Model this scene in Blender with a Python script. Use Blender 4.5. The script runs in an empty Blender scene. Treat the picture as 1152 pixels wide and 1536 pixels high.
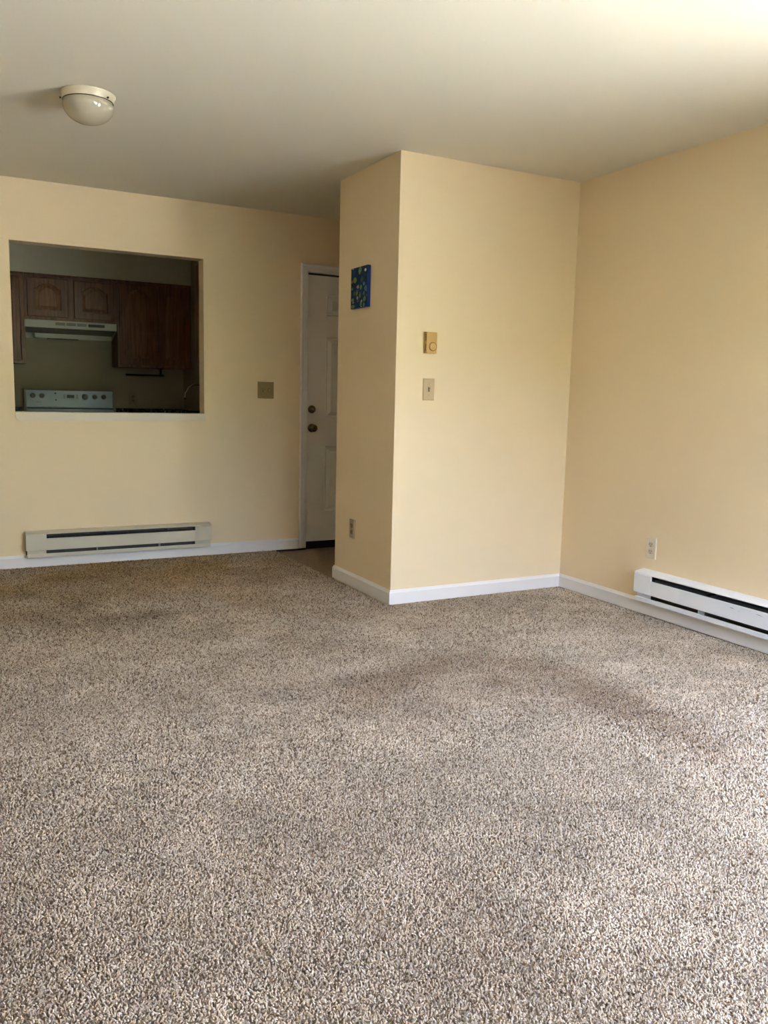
import bpy, bmesh, math, random
import numpy as np
from mathutils import Matrix, Vector

sc = bpy.context.scene
C = sc.collection
PI = math.pi
rnd = random.Random(7)

# ------------------------------------------------------------------ camera
CAM_Z = 1.1611591
R = ((0.88370715, -0.46747327, 0.02303083),      # camera right
     (-0.04450743, -0.13291667, -0.99012739),    # camera down
     (0.46591927, 0.87395761, -0.13826544))      # camera forward
cam_d = bpy.data.cameras.new('camera')
cam = bpy.data.objects.new('camera', cam_d)
C.objects.link(cam)
cam_d.sensor_fit = 'HORIZONTAL'
cam_d.sensor_width = 36.0
cam_d.lens = 36.0 * 1243.8966 / 1152.0
cam_d.clip_start = 0.02
cam.matrix_world = Matrix(((R[0][0], -R[1][0], -R[2][0], 0.0),
                           (R[0][1], -R[1][1], -R[2][1], 0.0),
                           (R[0][2], -R[1][2], -R[2][2], CAM_Z),
                           (0, 0, 0, 1)))
sc.camera = cam

# ------------------------------------------------------------------ sky, sun, exposure
SKY = (0.88, 1.0, 1.44)
world = bpy.data.worlds.new('overcast_sky')
sc.world = world
world.use_nodes = True
wn = world.node_tree
bg = wn.nodes['Background']
bg.inputs[0].default_value = (*SKY, 1)
bg.inputs[1].default_value = 1.0

sun_d = bpy.data.lights.new('sun', 'SUN')
sun_d.energy = 26.0
sun_d.angle = math.radians(1.0)
sun_d.color = (1.0, 0.96, 0.88)
sun = bpy.data.objects.new('sun', sun_d)
sun.rotation_euler = Vector((-0.05, 0.75, 0.66)).to_track_quat('Z', 'Y').to_euler()   # stands beyond the far wall: sunlit patio on the right, the added upper block shades the lawn behind
C.objects.link(sun)

def portal(name, loc, rot, sx, sy):
    d = bpy.data.lights.new(name, 'AREA')
    d.shape = 'RECTANGLE'
    d.size, d.size_y = sx, sy
    d.cycles.is_portal = True
    o = bpy.data.objects.new(name, d)
    o.location, o.rotation_euler = loc, rot
    C.objects.link(o)

SL0, SL1, SLZ = 0.5, 1.32, 2.03          # glass door in the right wall (y range, top)
RW0, RW1, RWZ0, RWZ1 = 1.3, 3.25, -0.014, 2.05   # sliding glass door in the rear wall (x range, z range)
YR = -0.4
BLOCKER_H = 2.9                               # height of the dark block added behind the lawn to cut low sky light
portal('slider_portal', (3.55, (SL0+SL1)/2, SLZ/2), (0, math.radians(90), 0), SLZ, SL1-SL0)
portal('window_portal', ((RW0+RW1)/2, YR-0.16, (RWZ0+RWZ1)/2), (math.radians(90), 0, 0), RW1-RW0, RWZ1-RWZ0)

vs = sc.view_settings
sc.display_settings.display_device = 'sRGB'
vs.view_transform = 'Standard'
vs.look = 'None'
vs.gamma = 1.0
vs.use_curve_mapping = False
vs.exposure = 4.5
cy = sc.cycles
cy.max_bounces = 10
cy.diffuse_bounces = 7
cy.glossy_bounces = 4
cy.transmission_bounces = 6
cy.transparent_max_bounces = 8
cy.caustics_reflective = False
cy.caustics_refractive = False
cy.sample_clamp_indirect = 8.0
cy.use_denoising = True
try:
    cy.denoiser = 'OPENIMAGEDENOISE'
    cy.denoising_input_passes = 'RGB_ALBEDO_NORMAL'
    cy.denoising_prefilter = 'ACCURATE'
except Exception:
    pass

# ------------------------------------------------------------------ material helpers
def srgb(r, g, b):
    f = lambda c: c/12.92 if c <= 0.04045 else ((c+0.055)/1.055)**2.4
    return (f(r/255), f(g/255), f(b/255))

def mat(name, col, rough=0.6, metal=0.0, bump=None, spec=0.5, var=None):
    """plain procedural material: colour, optional fine noise in colour (scale, amount) and bump (scale, strength, distance)"""
    m = bpy.data.materials.new(name)
    m.use_nodes = True
    n, l = m.node_tree.nodes, m.node_tree.links
    b = n['Principled BSDF']
    b.inputs['Base Color'].default_value = (*col, 1)
    b.inputs['Roughness'].default_value = rough
    b.inputs['Metallic'].default_value = metal
    b.inputs['Specular IOR Level'].default_value = spec
    if bump or var:
        tc = n.new('ShaderNodeTexCoord')
    if var:
        no = n.new('ShaderNodeTexNoise')
        no.inputs['Scale'].default_value = var[0]
        no.inputs['Detail'].default_value = 3
        l.new(tc.outputs['Object'], no.inputs['Vector'])
        rp = n.new('ShaderNodeValToRGB')
        rp.color_ramp.elements[0].position = 0.3
        rp.color_ramp.elements[1].position = 0.7
        rp.color_ramp.elements[0].color = (*[c*(1-var[1]) for c in col], 1)
        rp.color_ramp.elements[1].color = (*[min(1, c*(1+var[1])) for c in col], 1)
        l.new(no.outputs['Fac'], rp.inputs['Fac'])
        l.new(rp.outputs['Color'], b.inputs['Base Color'])
    if bump:
        nb = n.new('ShaderNodeTexNoise')
        nb.inputs['Scale'].default_value = bump[0]
        nb.inputs['Detail'].default_value = 2
        l.new(tc.outputs['Object'], nb.inputs['Vector'])
        bp = n.new('ShaderNodeBump')
        bp.inputs['Strength'].default_value = bump[1]
        bp.inputs['Distance'].default_value = bump[2]
        l.new(nb.outputs['Fac'], bp.inputs['Height'])
        l.new(bp.outputs['Normal'], b.inputs['Normal'])
    return m

def wood(name, dark, light, scale=(26, 26, 1.6)):
    m = bpy.data.materials.new(name)
    m.use_nodes = True
    n, l = m.node_tree.nodes, m.node_tree.links
    b = n['Principled BSDF']
    b.inputs['Roughness'].default_value = 0.38
    tc = n.new('ShaderNodeTexCoord')
    mp = n.new('ShaderNodeMapping')
    mp.inputs['Scale'].default_value = scale
    l.new(tc.outputs['Object'], mp.inputs['Vector'])
    no = n.new('ShaderNodeTexNoise')
    no.inputs['Scale'].default_value = 2.0
    no.inputs['Detail'].default_value = 5
    no.inputs['Distortion'].default_value = 0.6
    l.new(mp.outputs['Vector'], no.inputs['Vector'])
    rp = n.new('ShaderNodeValToRGB')
    rp.color_ramp.elements[0].position = 0.32
    rp.color_ramp.elements[1].position = 0.68
    rp.color_ramp.elements[0].color = (*dark, 1)
    rp.color_ramp.elements[1].color = (*light, 1)
    l.new(no.outputs['Fac'], rp.inputs['Fac'])
    l.new(rp.outputs['Color'], b.inputs['Base Color'])
    bp = n.new('ShaderNodeBump')
    bp.inputs['Strength'].default_value = 0.2
    bp.inputs['Distance'].default_value = 0.001
    l.new(no.outputs['Fac'], bp.inputs['Height'])
    l.new(bp.outputs['Normal'], b.inputs['Normal'])
    return m

def granite(name):
    m = bpy.data.materials.new(name)
    m.use_nodes = True
    n, l = m.node_tree.nodes, m.node_tree.links
    b = n['Principled BSDF']
    b.inputs['Roughness'].default_value = 0.15
    tc = n.new('ShaderNodeTexCoord')
    vo = n.new('ShaderNodeTexVoronoi')
    vo.inputs['Scale'].default_value = 70
    l.new(tc.outputs['Object'], vo.inputs['Vector'])
    rp = n.new('ShaderNodeValToRGB')
    rp.color_ramp.interpolation = 'CONSTANT'
    rp.color_ramp.elements[0].color = (0.012, 0.02, 0.02, 1)
    rp.color_ramp.elements[1].position = 0.55
    rp.color_ramp.elements[1].color = (0.05, 0.09, 0.08, 1)
    e = rp.color_ramp.elements.new(0.85)
    e.color = (0.22, 0.24, 0.22, 1)
    l.new(vo.outputs['Color'], rp.inputs['Fac'])
    l.new(rp.outputs['Color'], b.inputs['Base Color'])
    return m

def glass(name):
    m = bpy.data.materials.new(name)
    m.use_nodes = True
    n, l = m.node_tree.nodes, m.node_tree.links
    n.remove(n['Principled BSDF'])
    tr = n.new('ShaderNodeBsdfTransparent')
    tr.inputs[0].default_value = (0.97, 0.98, 0.975, 1)
    gl = n.new('ShaderNodeBsdfGlossy')
    gl.inputs['Roughness'].default_value = 0.0
    mx = n.new('ShaderNodeMixShader')
    mx.inputs[0].default_value = 0.06
    l.new(tr.outputs[0], mx.inputs[1]); l.new(gl.outputs[0], mx.inputs[2])
    l.new(mx.outputs[0], n['Material Output'].inputs['Surface'])
    return m

M = {}
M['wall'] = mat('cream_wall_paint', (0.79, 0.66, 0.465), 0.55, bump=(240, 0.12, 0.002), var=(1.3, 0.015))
M['ceiling'] = mat('off_white_ceiling_paint', (0.70, 0.675, 0.59), 0.8, bump=(180, 0.2, 0.002), var=(1.1, 0.015))
M['trim'] = mat('white_trim_paint', (0.77, 0.765, 0.80), 0.4, bump=(60, 0.05, 0.001))
M['door'] = mat('white_door_paint', (0.74, 0.73, 0.72), 0.42, bump=(90, 0.06, 0.001))
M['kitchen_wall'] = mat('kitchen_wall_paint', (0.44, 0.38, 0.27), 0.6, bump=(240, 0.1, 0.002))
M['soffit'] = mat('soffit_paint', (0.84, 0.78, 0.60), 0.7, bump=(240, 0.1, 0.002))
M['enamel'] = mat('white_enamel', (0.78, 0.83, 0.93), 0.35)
M['enamel_far'] = mat('far_heater_enamel', (0.57, 0.54, 0.46), 0.4)  # darker, yellower enamel for the far heater
M['lawn'] = mat('mown_lawn', (0.10, 0.115, 0.06), 0.95, var=(5, 0.3))
M['heater_dark'] = mat('dark_heater_inside', (0.035, 0.034, 0.033), 0.55, metal=0.0)
M['fin'] = mat('aluminium_fins', (0.16, 0.155, 0.15), 0.45, metal=0.7)
M['scuff'] = mat('brown_scuff', (0.34, 0.28, 0.22), 0.6)
M['ivory'] = mat('ivory_plastic', (0.30, 0.225, 0.10), 0.4)
M['beige_plate'] = mat('beige_plastic', (0.50, 0.39, 0.24), 0.4)
M['beige_toggle'] = mat('beige_toggle_plastic', (0.36, 0.30, 0.19), 0.4)
M['white_plate'] = mat('off_white_plastic', (0.70, 0.655, 0.56), 0.35)
M['outlet_face'] = mat('almond_outlet_face', (0.58, 0.50, 0.39), 0.35)
M['outlet_dark'] = mat('brown_outlet_face', (0.28, 0.21, 0.12), 0.4)
M['ledge'] = mat('cream_white_ledge_paint', (0.68, 0.62, 0.51), 0.45)
M['slot'] = mat('dark_slots', (0.05, 0.035, 0.02), 0.7)
M['gold'] = mat('tan_thermostat_plastic', (0.62, 0.40, 0.14), 0.35)
M['gold_dark'] = mat('brown_thermostat_slots', (0.24, 0.13, 0.03), 0.5)
M['wood'] = wood('reddish_brown_oak', (0.15, 0.052, 0.014), (0.36, 0.15, 0.045))
M['wood_frame'] = wood('reddish_brown_oak_frame', (0.12, 0.040, 0.013), (0.29, 0.11, 0.035))
M['granite'] = granite('dark_green_granite')
M['hood'] = mat('almond_white_enamel', (0.62, 0.60, 0.51), 0.35)
M['hood_grey'] = mat('grey_hood_underside', (0.30, 0.29, 0.24), 0.45, metal=0.3)
M['button'] = mat('grey_hood_switches', (0.24, 0.24, 0.20), 0.4)
M['black'] = mat('black_plastic', (0.008, 0.008, 0.008), 0.35)
M['black_metal'] = mat('black_metal', (0.010, 0.010, 0.012), 0.4, metal=0.3)
M['stove'] = mat('cool_white_enamel', (0.33, 0.42, 0.60), 0.25)
M['knob'] = mat('grey_stove_knobs', (0.19, 0.21, 0.24), 0.35)
M['chrome'] = mat('chrome', (0.92, 0.92, 0.93), 0.14, metal=1.0)
M['bronze'] = mat('aged_brass', (0.20, 0.16, 0.10), 0.25, metal=1.0)
M['bronze_light'] = mat('worn_brass_face', (0.45, 0.40, 0.30), 0.25, metal=1.0)
M['lamp_base'] = mat('white_porcelain_ring', (0.60, 0.55, 0.44), 0.3)
M['lamp_glass'] = mat('opal_glass_dome', (0.42, 0.385, 0.31), 0.03, spec=0.9)
M['blue'] = mat('royal_blue_canvas_edge', (0.010, 0.04, 0.27), 0.45, bump=(400, 0.2, 0.001))
M['navy'] = mat('dark_teal_canvas', (0.005, 0.034, 0.105), 0.75, spec=0.15, bump=(400, 0.25, 0.001), var=(14, 0.6))
M['vinyl'] = mat('brown_vinyl', (0.21, 0.15, 0.095), 0.55, var=(95, 0.4), bump=(60, 0.15, 0.001))
M['kitchen_floor'] = M['vinyl']
M['ground'] = mat('pale_concrete_patio', (0.42, 0.42, 0.41), 0.9, var=(3, 0.15))
M['glass'] = glass('clear_glass')
M['backing'] = mat('carpet_backing', (0.17, 0.13, 0.09), 0.95, var=(120, 0.4))

# ------------------------------------------------------------------ geometry helpers
def box(bm, x0, x1, y0, y1, z0, z1, bev=0.0):
    b2 = bmesh.new()
    vs_ = [b2.verts.new(p) for p in ((x0,y0,z0),(x1,y0,z0),(x1,y1,z0),(x0,y1,z0),(x0,y0,z1),(x1,y0,z1),(x1,y1,z1),(x0,y1,z1))]
    for f in ((3,2,1,0),(4,5,6,7),(0,1,5,4),(1,2,6,5),(2,3,7,6),(3,0,4,7)):
        b2.faces.new([vs_[i] for i in f])
    if bev > 0:
        bmesh.ops.bevel(b2, geom=list(b2.edges), offset=bev, segments=2, profile=0.5, affect='EDGES')
    merge(bm, b2)

def merge(bm, b2, mtx=None):
    b2.normal_update()
    mp = {}
    for v in b2.verts:
        mp[v] = bm.verts.new(mtx @ v.co if mtx else v.co)
    for f in b2.faces:
        try:
            nf = bm.faces.new([mp[v] for v in f.verts])
            nf.smooth = f.smooth
            nf.material_index = f.material_index
        except ValueError:
            pass
    b2.free()

def prism(bm, prof, axis, a, b, cap=True):
    """extrude a closed profile along an axis. axis 'x': profile=(y,z); 'y': (x,z); 'z': (x,y)"""
    def P(u, v, t):
        return (t, u, v) if axis == 'x' else ((u, t, v) if axis == 'y' else (u, v, t))
    b2 = bmesh.new()
    r0 = [b2.verts.new(P(u, v, a)) for u, v in prof]
    r1 = [b2.verts.new(P(u, v, b)) for u, v in prof]
    n = len(prof)
    for i in range(n):
        b2.faces.new((r0[i], r0[(i+1) % n], r1[(i+1) % n], r1[i]))
    if cap:
        b2.faces.new(r0[::-1]); b2.faces.new(r1)
    bmesh.ops.recalc_face_normals(b2, faces=list(b2.faces))
    merge(bm, b2)

def lathe(bm, prof, n=32, mtx=None, smooth=True):
    """revolve (r, z) profile about z"""
    b2 = bmesh.new()
    rings = []
    for r, z in prof:
        if r < 1e-6:
            rings.append([b2.verts.new((0, 0, z))])
        else:
            rings.append([b2.verts.new((r*math.cos(2*PI*i/n), r*math.sin(2*PI*i/n), z)) for i in range(n)])
    for A, B in zip(rings, rings[1:]):
        for i in range(n):
            j = (i+1) % n
            if len(A) == 1 and len(B) == 1:
                continue
            if len(A) == 1:
                f = b2.faces.new((A[0], B[i], B[j]))
            elif len(B) == 1:
                f = b2.faces.new((A[i], B[0], A[j]))
            else:
                f = b2.faces.new((A[i], B[i], B[j], A[j]))
            f.smooth = smooth
    bmesh.ops.recalc_face_normals(b2, faces=list(b2.faces))
    merge(bm, b2, mtx)

def tube(bm, pts, r, n=12):
    pts = [Vector(p) for p in pts]
    b2 = bmesh.new()
    rings = []
    for i, p in enumerate(pts):
        d = (pts[min(i+1, len(pts)-1)] - pts[max(i-1, 0)]).normalized()
        a = Vector((0, 0, 1)) if abs(d.z) < 0.9 else Vector((0, 1, 0))
        u = d.cross(a).normalized(); v = d.cross(u).normalized()
        rr = r[i] if isinstance(r, (list, tuple)) else r
        rings.append([b2.verts.new(p + rr*(math.cos(2*PI*k/n)*u + math.sin(2*PI*k/n)*v)) for k in range(n)])
    for A, B in zip(rings, rings[1:]):
        for k in range(n):
            f = b2.faces.new((A[k], A[(k+1) % n], B[(k+1) % n], B[k])); f.smooth = True
    b2.faces.new(rings[0][::-1]); b2.faces.new(rings[-1])
    bmesh.ops.recalc_face_normals(b2, faces=list(b2.faces))
    merge(bm, b2)

def obj(name, bm, m, parent=None, loc=None, **props):
    me = bpy.data.meshes.new(name)
    bm.to_mesh(me); bm.free()
    for mm in (m if isinstance(m, (list, tuple)) else [m]):
        me.materials.append(mm)
    o = bpy.data.objects.new(name, me)
    C.objects.link(o)
    if parent: o.parent = parent
    if loc: o.location = loc
    for k, v in props.items(): o[k] = v
    return o

def thing(name, label, cat, loc=(0, 0, 0), rotz=0, group=None):
    o = bpy.data.objects.new(name, None)
    o.empty_display_size = 0.1
    C.objects.link(o)
    o.location = loc; o.rotation_euler = (0, 0, rotz)
    o['label'] = label; o['category'] = cat
    if group: o['group'] = group
    return o

def bx(name, m, parent, *a, **k):
    bm = bmesh.new(); box(bm, *a, **k)
    return obj(name, bm, m, parent)

def struct(name, m, *boxes, bev=0.0):
    bm = bmesh.new()
    for b in boxes: box(bm, *b, bev=bev)
    return obj(name, bm, m, kind='structure')

def panel_rings(bm, outer, rings_xz_y, cap=True, back=None):
    """concentric loops: list of (loop [(x,z)...], y). Same number of points in each."""
    b2 = bmesh.new()
    vr = [[b2.verts.new((x, y, z)) for x, z in lp] for lp, y in rings_xz_y]
    n = len(vr[0])
    for A, B in zip(vr, vr[1:]):
        for i in range(n):
            b2.faces.new((A[i], A[(i+1) % n], B[(i+1) % n], B[i]))
    if cap:
        b2.faces.new(vr[-1])
    bmesh.ops.recalc_face_normals(b2, faces=list(b2.faces))
    merge(bm, b2)

# ------------------------------------------------------------------ setting
XL, XR, YF, H = -2.6, 3.401, 5.786, 2.44
XC, YC, YD = 2.187, 4.005, 4.758           # closet block: left face, front face, rear end
KW, KX, KL = 8.14, 2.092, -0.7             # kitchen: back wall, right wall, left wall
T = 0.12
VZ = -0.014                                # vinyl level, the carpet's top is z = 0

struct('floor', M['vinyl'], (XL-T, XR+T, YR-T, KW+T, -0.12, VZ))
struct('ceiling', M['ceiling'], (XL-T, XR+T, YR-T, KW+T, H, H+0.15))
struct('lawn_shade_block', M['ground'], (XL-T, XR+T, YR-T, KW+T, H+0.15, H+5.6))  # unseen mass added over the ceiling to keep sun off the rear lawn
OX0, OX1, OZ0, OZ1 = 0.413, 1.6335, 0.985, 2.066      # pass-through opening
DX0, DX1, DZ1 = 2.395, 3.345, 2.055                   # entry door opening
struct('wall_far', M['wall'],
       (XL-T, OX0, YF, YF+T, VZ, H), (OX0, OX1, YF, YF+T, VZ, OZ0), (OX0, OX1, YF, YF+T, OZ1, H),
       (OX1, DX0, YF, YF+T, VZ, H), (DX0, DX1, YF, YF+T, DZ1, H), (DX1, XR, YF, YF+T, VZ, H))
struct('wall_closet', M['wall'], (XC, XR, YC, YD, VZ, H))
struct('wall_right', M['wall'],
       (XR, XR+T, SL1, YF+T, VZ, H), (XR, XR+T, SL0, SL1, SLZ, H), (XR, XR+T, YR, SL0, VZ, H))
struct('wall_rear', M['wall'],
       (XL-T, RW0, YR-T, YR, VZ, H), (RW1, XR+T, YR-T, YR, VZ, H),
       (RW0, RW1, YR-T, YR, VZ, RWZ0), (RW0, RW1, YR-T, YR, RWZ1, H))
struct('wall_left', M['wall'], (XL-T, XL, YR, YF, VZ, H))
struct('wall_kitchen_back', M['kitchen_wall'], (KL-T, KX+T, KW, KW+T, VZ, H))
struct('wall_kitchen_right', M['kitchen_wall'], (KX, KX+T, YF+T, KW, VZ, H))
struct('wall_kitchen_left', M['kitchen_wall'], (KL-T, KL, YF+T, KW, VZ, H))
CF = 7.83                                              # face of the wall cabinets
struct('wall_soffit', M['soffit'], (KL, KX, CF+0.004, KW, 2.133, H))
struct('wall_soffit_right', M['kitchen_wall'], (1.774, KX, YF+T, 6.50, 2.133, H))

# outdoor ground beyond the openings
struct('patio', M['ground'], (XR+T+0.005, 30, -30, 30, -0.22, -0.12))
struct('lawn', M['lawn'], (-25, XR+T, -30, YR-T-0.005, -0.22, -0.12))

M['sky_blocker'] = mat('dark_blocker', (0.030, 0.045, 0.022), 0.9, bump=(9, 1.0, 0.2), var=(7, 0.5))
struct('sky_blocker', M['sky_blocker'], (-25, 30, -9.2, -8.0, -0.2, BLOCKER_H))  # unseen dark mass added outdoors to hide the sky near the horizon

# sliding glass door and rear window, both out of the photograph's frame
def window(name, ax, a0, a1, z0, z1, p, mid=None):
    t = bpy.data.objects.new(name, None); C.objects.link(t); t['kind'] = 'structure'
    def B(bm, u0, u1, v0, v1, d0, d1):
        if ax == 'y': box(bm, p+d0, p+d1, u0, u1, v0, v1)
        else: box(bm, u0, u1, p-d1, p-d0, v0, v1)
    bm = bmesh.new()
    w = 0.05
    for u0, u1, v0, v1 in ((a0, a0+w, z0, z1), (a1-w, a1, z0, z1), (a0+w, a1-w, z0, z0+w), (a0+w, a1-w, z1-w, z1)) + (((mid-0.035, mid+0.035, z0+w, z1-w),) if mid else ()):
        B(bm, u0, u1, v0, v1, 0.03, 0.09)
    obj('window_frame', bm, M['trim'], t)
    for u0, u1 in (((a0+w, mid-0.035), (mid+0.035, a1-w)) if mid else ((a0+w, a1-w),)):
        bm = bmesh.new(); B(bm, u0, u1, z0+w, z1-w, 0.058, 0.062)
        obj('pane', bm, M['glass'], t)
window('window_1', 'y', SL0, SL1, VZ, SLZ, XR)
window('window_2', 'x', RW0, RW1, RWZ0, RWZ1, YR, (RW0+RW1)/2)

# baseboards: 8 cm, top edge bevelled
BH, BT = 0.080, 0.012
BX_ = 2.166
def bprof(s=1):
    return [(0, 0), (-BT, 0), (-BT, BH-0.016), (-BT*0.62, BH-0.007), (-BT*0.4, BH), (0, BH)]
def baseboard(name, axis, plane, a, b, sign=1, mitre=(0, 0)):
    """profile's depth goes towards -x or -y of the plane; mitre = extension of the front edge at each end"""
    bm = bmesh.new()
    b2 = bmesh.new()
    pr = bprof()
    ends = []
    for t, mt in ((a, -mitre[0]), (b, mitre[1])):
        ring = []
        for d, z in pr:
            tt = t + mt*(-d)/BT
            ring.append(b2.verts.new((tt, plane+sign*d, z) if axis == 'x' else (plane+sign*d, tt, z)))
        ends.append(ring)
    n = len(pr)
    for i in range(n):
        b2.faces.new((ends[0][i], ends[0][(i+1) % n], ends[1][(i+1) % n], ends[1][i]))
    b2.faces.new(ends[0]); b2.faces.new(ends[1][::-1])
    bmesh.ops.recalc_face_normals(b2, faces=list(b2.faces))
    merge(bm, b2)
    return obj(name, bm, M['trim'], kind='structure')
baseboard('baseboard_far', 'x', YF, XL, 2.3505)
struct('trim_3', M['black'], (BX_, 2.4115, YF-0.0025, YF, VZ, -0.0005))      # dark open joint under the skirting where the carpet stops
baseboard('baseboard_closet_left', 'y', XC, YC, YD, mitre=(BT, BT))
baseboard('baseboard_closet_front', 'x', YC, XC, XR, mitre=(BT, -BT))
baseboard('baseboard_right', 'y', XR, SL1+0.06, YC, mitre=(0, -BT))
baseboard('baseboard_left', 'y', XL, YR, YF, sign=-1)
baseboard('baseboard_rear', 'x', YR, XL, XR, sign=-1)
baseboard('baseboard_closet_rear', 'x', YD, XC, XR, sign=-1, mitre=(BT, 0))

# pass-through ledge: white board with its lower left corner rounded
bm = bmesh.new()
prof = [(OX1+0.004, 0.956), (OX1+0.004, 1.0095), (OX0-0.001, 1.0095), (OX0-0.001, 0.995)]
for k in range(7):
    a = PI + k/6*PI/2
    prof.append((OX0+0.0255+0.0265*math.cos(a), 0.986+0.033*math.sin(a)))
prism(bm, prof, 'y', YF-0.016, YF)
box(bm, OX0, OX1, YF, YF+T+0.01, 0.985, 1.0095)
obj('trim_1', bm, M['ledge'], kind='structure')

# ------------------------------------------------------------------ entry door
d1 = bpy.data.objects.new('door_1', None); C.objects.link(d1); d1['kind'] = 'structure'
DY = 5.802
LX0, LX1, LZ0, LZ1 = 2.4135, 3.327, 0.046, 2.031
bm = bmesh.new()
cols = [LX0, 2.566, 2.788, 2.952, 3.174, LX1]
rows = [LZ0, 0.272, 0.781, 0.987, 1.592, 1.739, 1.902, LZ1]
b2 = bmesh.new()
for i in range(5):
    for j in range(7):
        if i in (1, 3) and j in (1, 3, 5):
            continue
        q = [b2.verts.new(p) for p in ((cols[i], DY, rows[j]), (cols[i+1], DY, rows[j]), (cols[i+1], DY, rows[j+1]), (cols[i], DY, rows[j+1]))]
        b2.faces.new(q)
bmesh.ops.remove_doubles(b2, verts=list(b2.verts), dist=1e-5)
merge(bm, b2)
box(bm, LX0, LX1, DY+0.012, DY+0.044, LZ0, LZ1)
for a in ((LX0, LX0, LZ0, LZ1), (LX1, LX1, LZ0, LZ1)):
    v = [bm.verts.new(p) for p in ((a[0], DY, LZ0), (a[0], DY+0.012, LZ0), (a[0], DY+0.012, LZ1), (a[0], DY, LZ1))]
    bm.faces.new(v)
for z in (LZ0, LZ1):
    v = [bm.verts.new(p) for p in ((LX0, DY, z), (LX1, DY, z), (LX1, DY+0.012, z), (LX0, DY+0.012, z))]
    bm.faces.new(v)
leaf = obj('door_leaf', bm, M['door'], d1)
def rect(x0, x1, z0, z1, d):
    return [(x0+d, z0+d), (x1-d, z0+d), (x1-d, z1-d), (x0+d, z1-d)]
for i in (1, 3):
    for j in (1, 3, 5):
        bm = bmesh.new()
        a = (cols[i], cols[i+1], rows[j], rows[j+1])
        panel_rings(bm, None, [(rect(*a, 0), DY), (rect(*a, 0.005), DY-0.004), (rect(*a, 0.010), DY+0.002), (rect(*a, 0.014), DY+0.011), (rect(*a, 0.020), DY+0.0115), (rect(*a, 0.046), DY-0.002)])
        obj('panel', bm, M['door'], leaf)
def along_y(x, y, z):      # +z of a lathe points towards -y
    return Matrix.Translation((x, y, z)) @ Matrix.Rotation(PI/2, 4, 'X')
bm = bmesh.new()
lathe(bm, [(0, 0), (0.030, 0), (0.030, 0.006), (0.026, 0.014), (0.022, 0.017), (0, 0.017)], 28, along_y(2.4565, DY, 1.051))
db = obj('deadbolt', bm, M['bronze'], leaf)
bm = bmesh.new()
lathe(bm, [(0, 0), (0.014, 0), (0.014, 0.003), (0, 0.003)], 20, along_y(2.4565, DY-0.017, 1.051))
box(bm, 2.4485, 2.4645, DY-0.030, DY-0.0175, 1.047, 1.055, bev=0.001)
o = obj('thumb_turn', bm, M['bronze_light'], leaf); o['label'] = 'worn brass thumb turn'
bm = bmesh.new()
lathe(bm, [(0, 0), (0.032, 0), (0.032, 0.004), (0.027, 0.010), (0.014, 0.013), (0.012, 0.026), (0.018, 0.032), (0.026, 0.040), (0.0275, 0.048), (0.024, 0.057), (0.014, 0.061), (0, 0.0615)], 28, along_y(2.458, DY, 0.911))
obj('door_knob', bm, M['bronze'], leaf)
# jambs, sweep and threshold
for a in ((DX0, LX0-0.003, VZ+0.004, DZ1), (LX1+0.003, DX1, VZ+0.004, DZ1), (LX0-0.003, LX1+0.003, LZ1+0.014, DZ1)):
    bx('door_jamb', M['trim'], d1, a[0], a[1], DY-0.016, YF+T, a[2], a[3])
o = bx('weatherstrip', M['black'], d1, LX0-0.003, LX1+0.003, DY+0.006, DY+0.060, LZ1+0.001, LZ1+0.014)
o['label'] = 'dark weatherstrip above the door leaf'
o = bx('threshold', M['black'], d1, LX0-0.003, LX1+0.003, DY+0.004, YF+T, VZ, LZ0-0.002)
o['label'] = 'black door sweep and threshold'
# casing, colonial profile: thick outer band, thin inner edge
t2 = bpy.data.objects.new('trim_2', None); C.objects.link(t2); t2['kind'] = 'structure'
CX0, CX1, CZ = 2.3545, 2.411, 2.104
def cprof():      # (distance from outer edge, protrusion)
    return [(0, 0), (0, 0.016), (0.004, 0.018), (0.013, 0.018), (0.017, 0.014), (0.021, 0.0125), (0.034, 0.011), (0.045, 0.0085), (0.050, 0.009), (0.0565, 0.007), (0.0565, 0)]
b2 = bmesh.new()
R0 = [b2.verts.new((CX0+u, YF-v, 0.002)) for u, v in cprof()]
R1 = [b2.verts.new((CX0+u, YF-v, CZ-u)) for u, v in cprof()]
xr = 3.385
R2 = [b2.verts.new((xr-u, YF-v, CZ-u)) for u, v in cprof()]
R3 = [b2.verts.new((xr-u, YF-v, 0.002)) for u, v in cprof()]
n = len(R0)
bms = []
for A, B, nm in ((R0, R1, 'side'), (R1, R2, 'head'), (R3, R2, 'side')):
    bm = bmesh.new()
    va = [bm.verts.new(v.co) for v in A]; vb = [bm.verts.new(v.co) for v in B]
    for i in range(n):
        bm.faces.new((va[i], va[(i+1) % n], vb[(i+1) % n], vb[i]))
    bm.faces.new(va); bm.faces.new(vb[::-1])
    bmesh.ops.recalc_face_normals(bm, faces=list(bm.faces))
    obj('door_casing', bm, M['trim'], t2)
b2.free()

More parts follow.
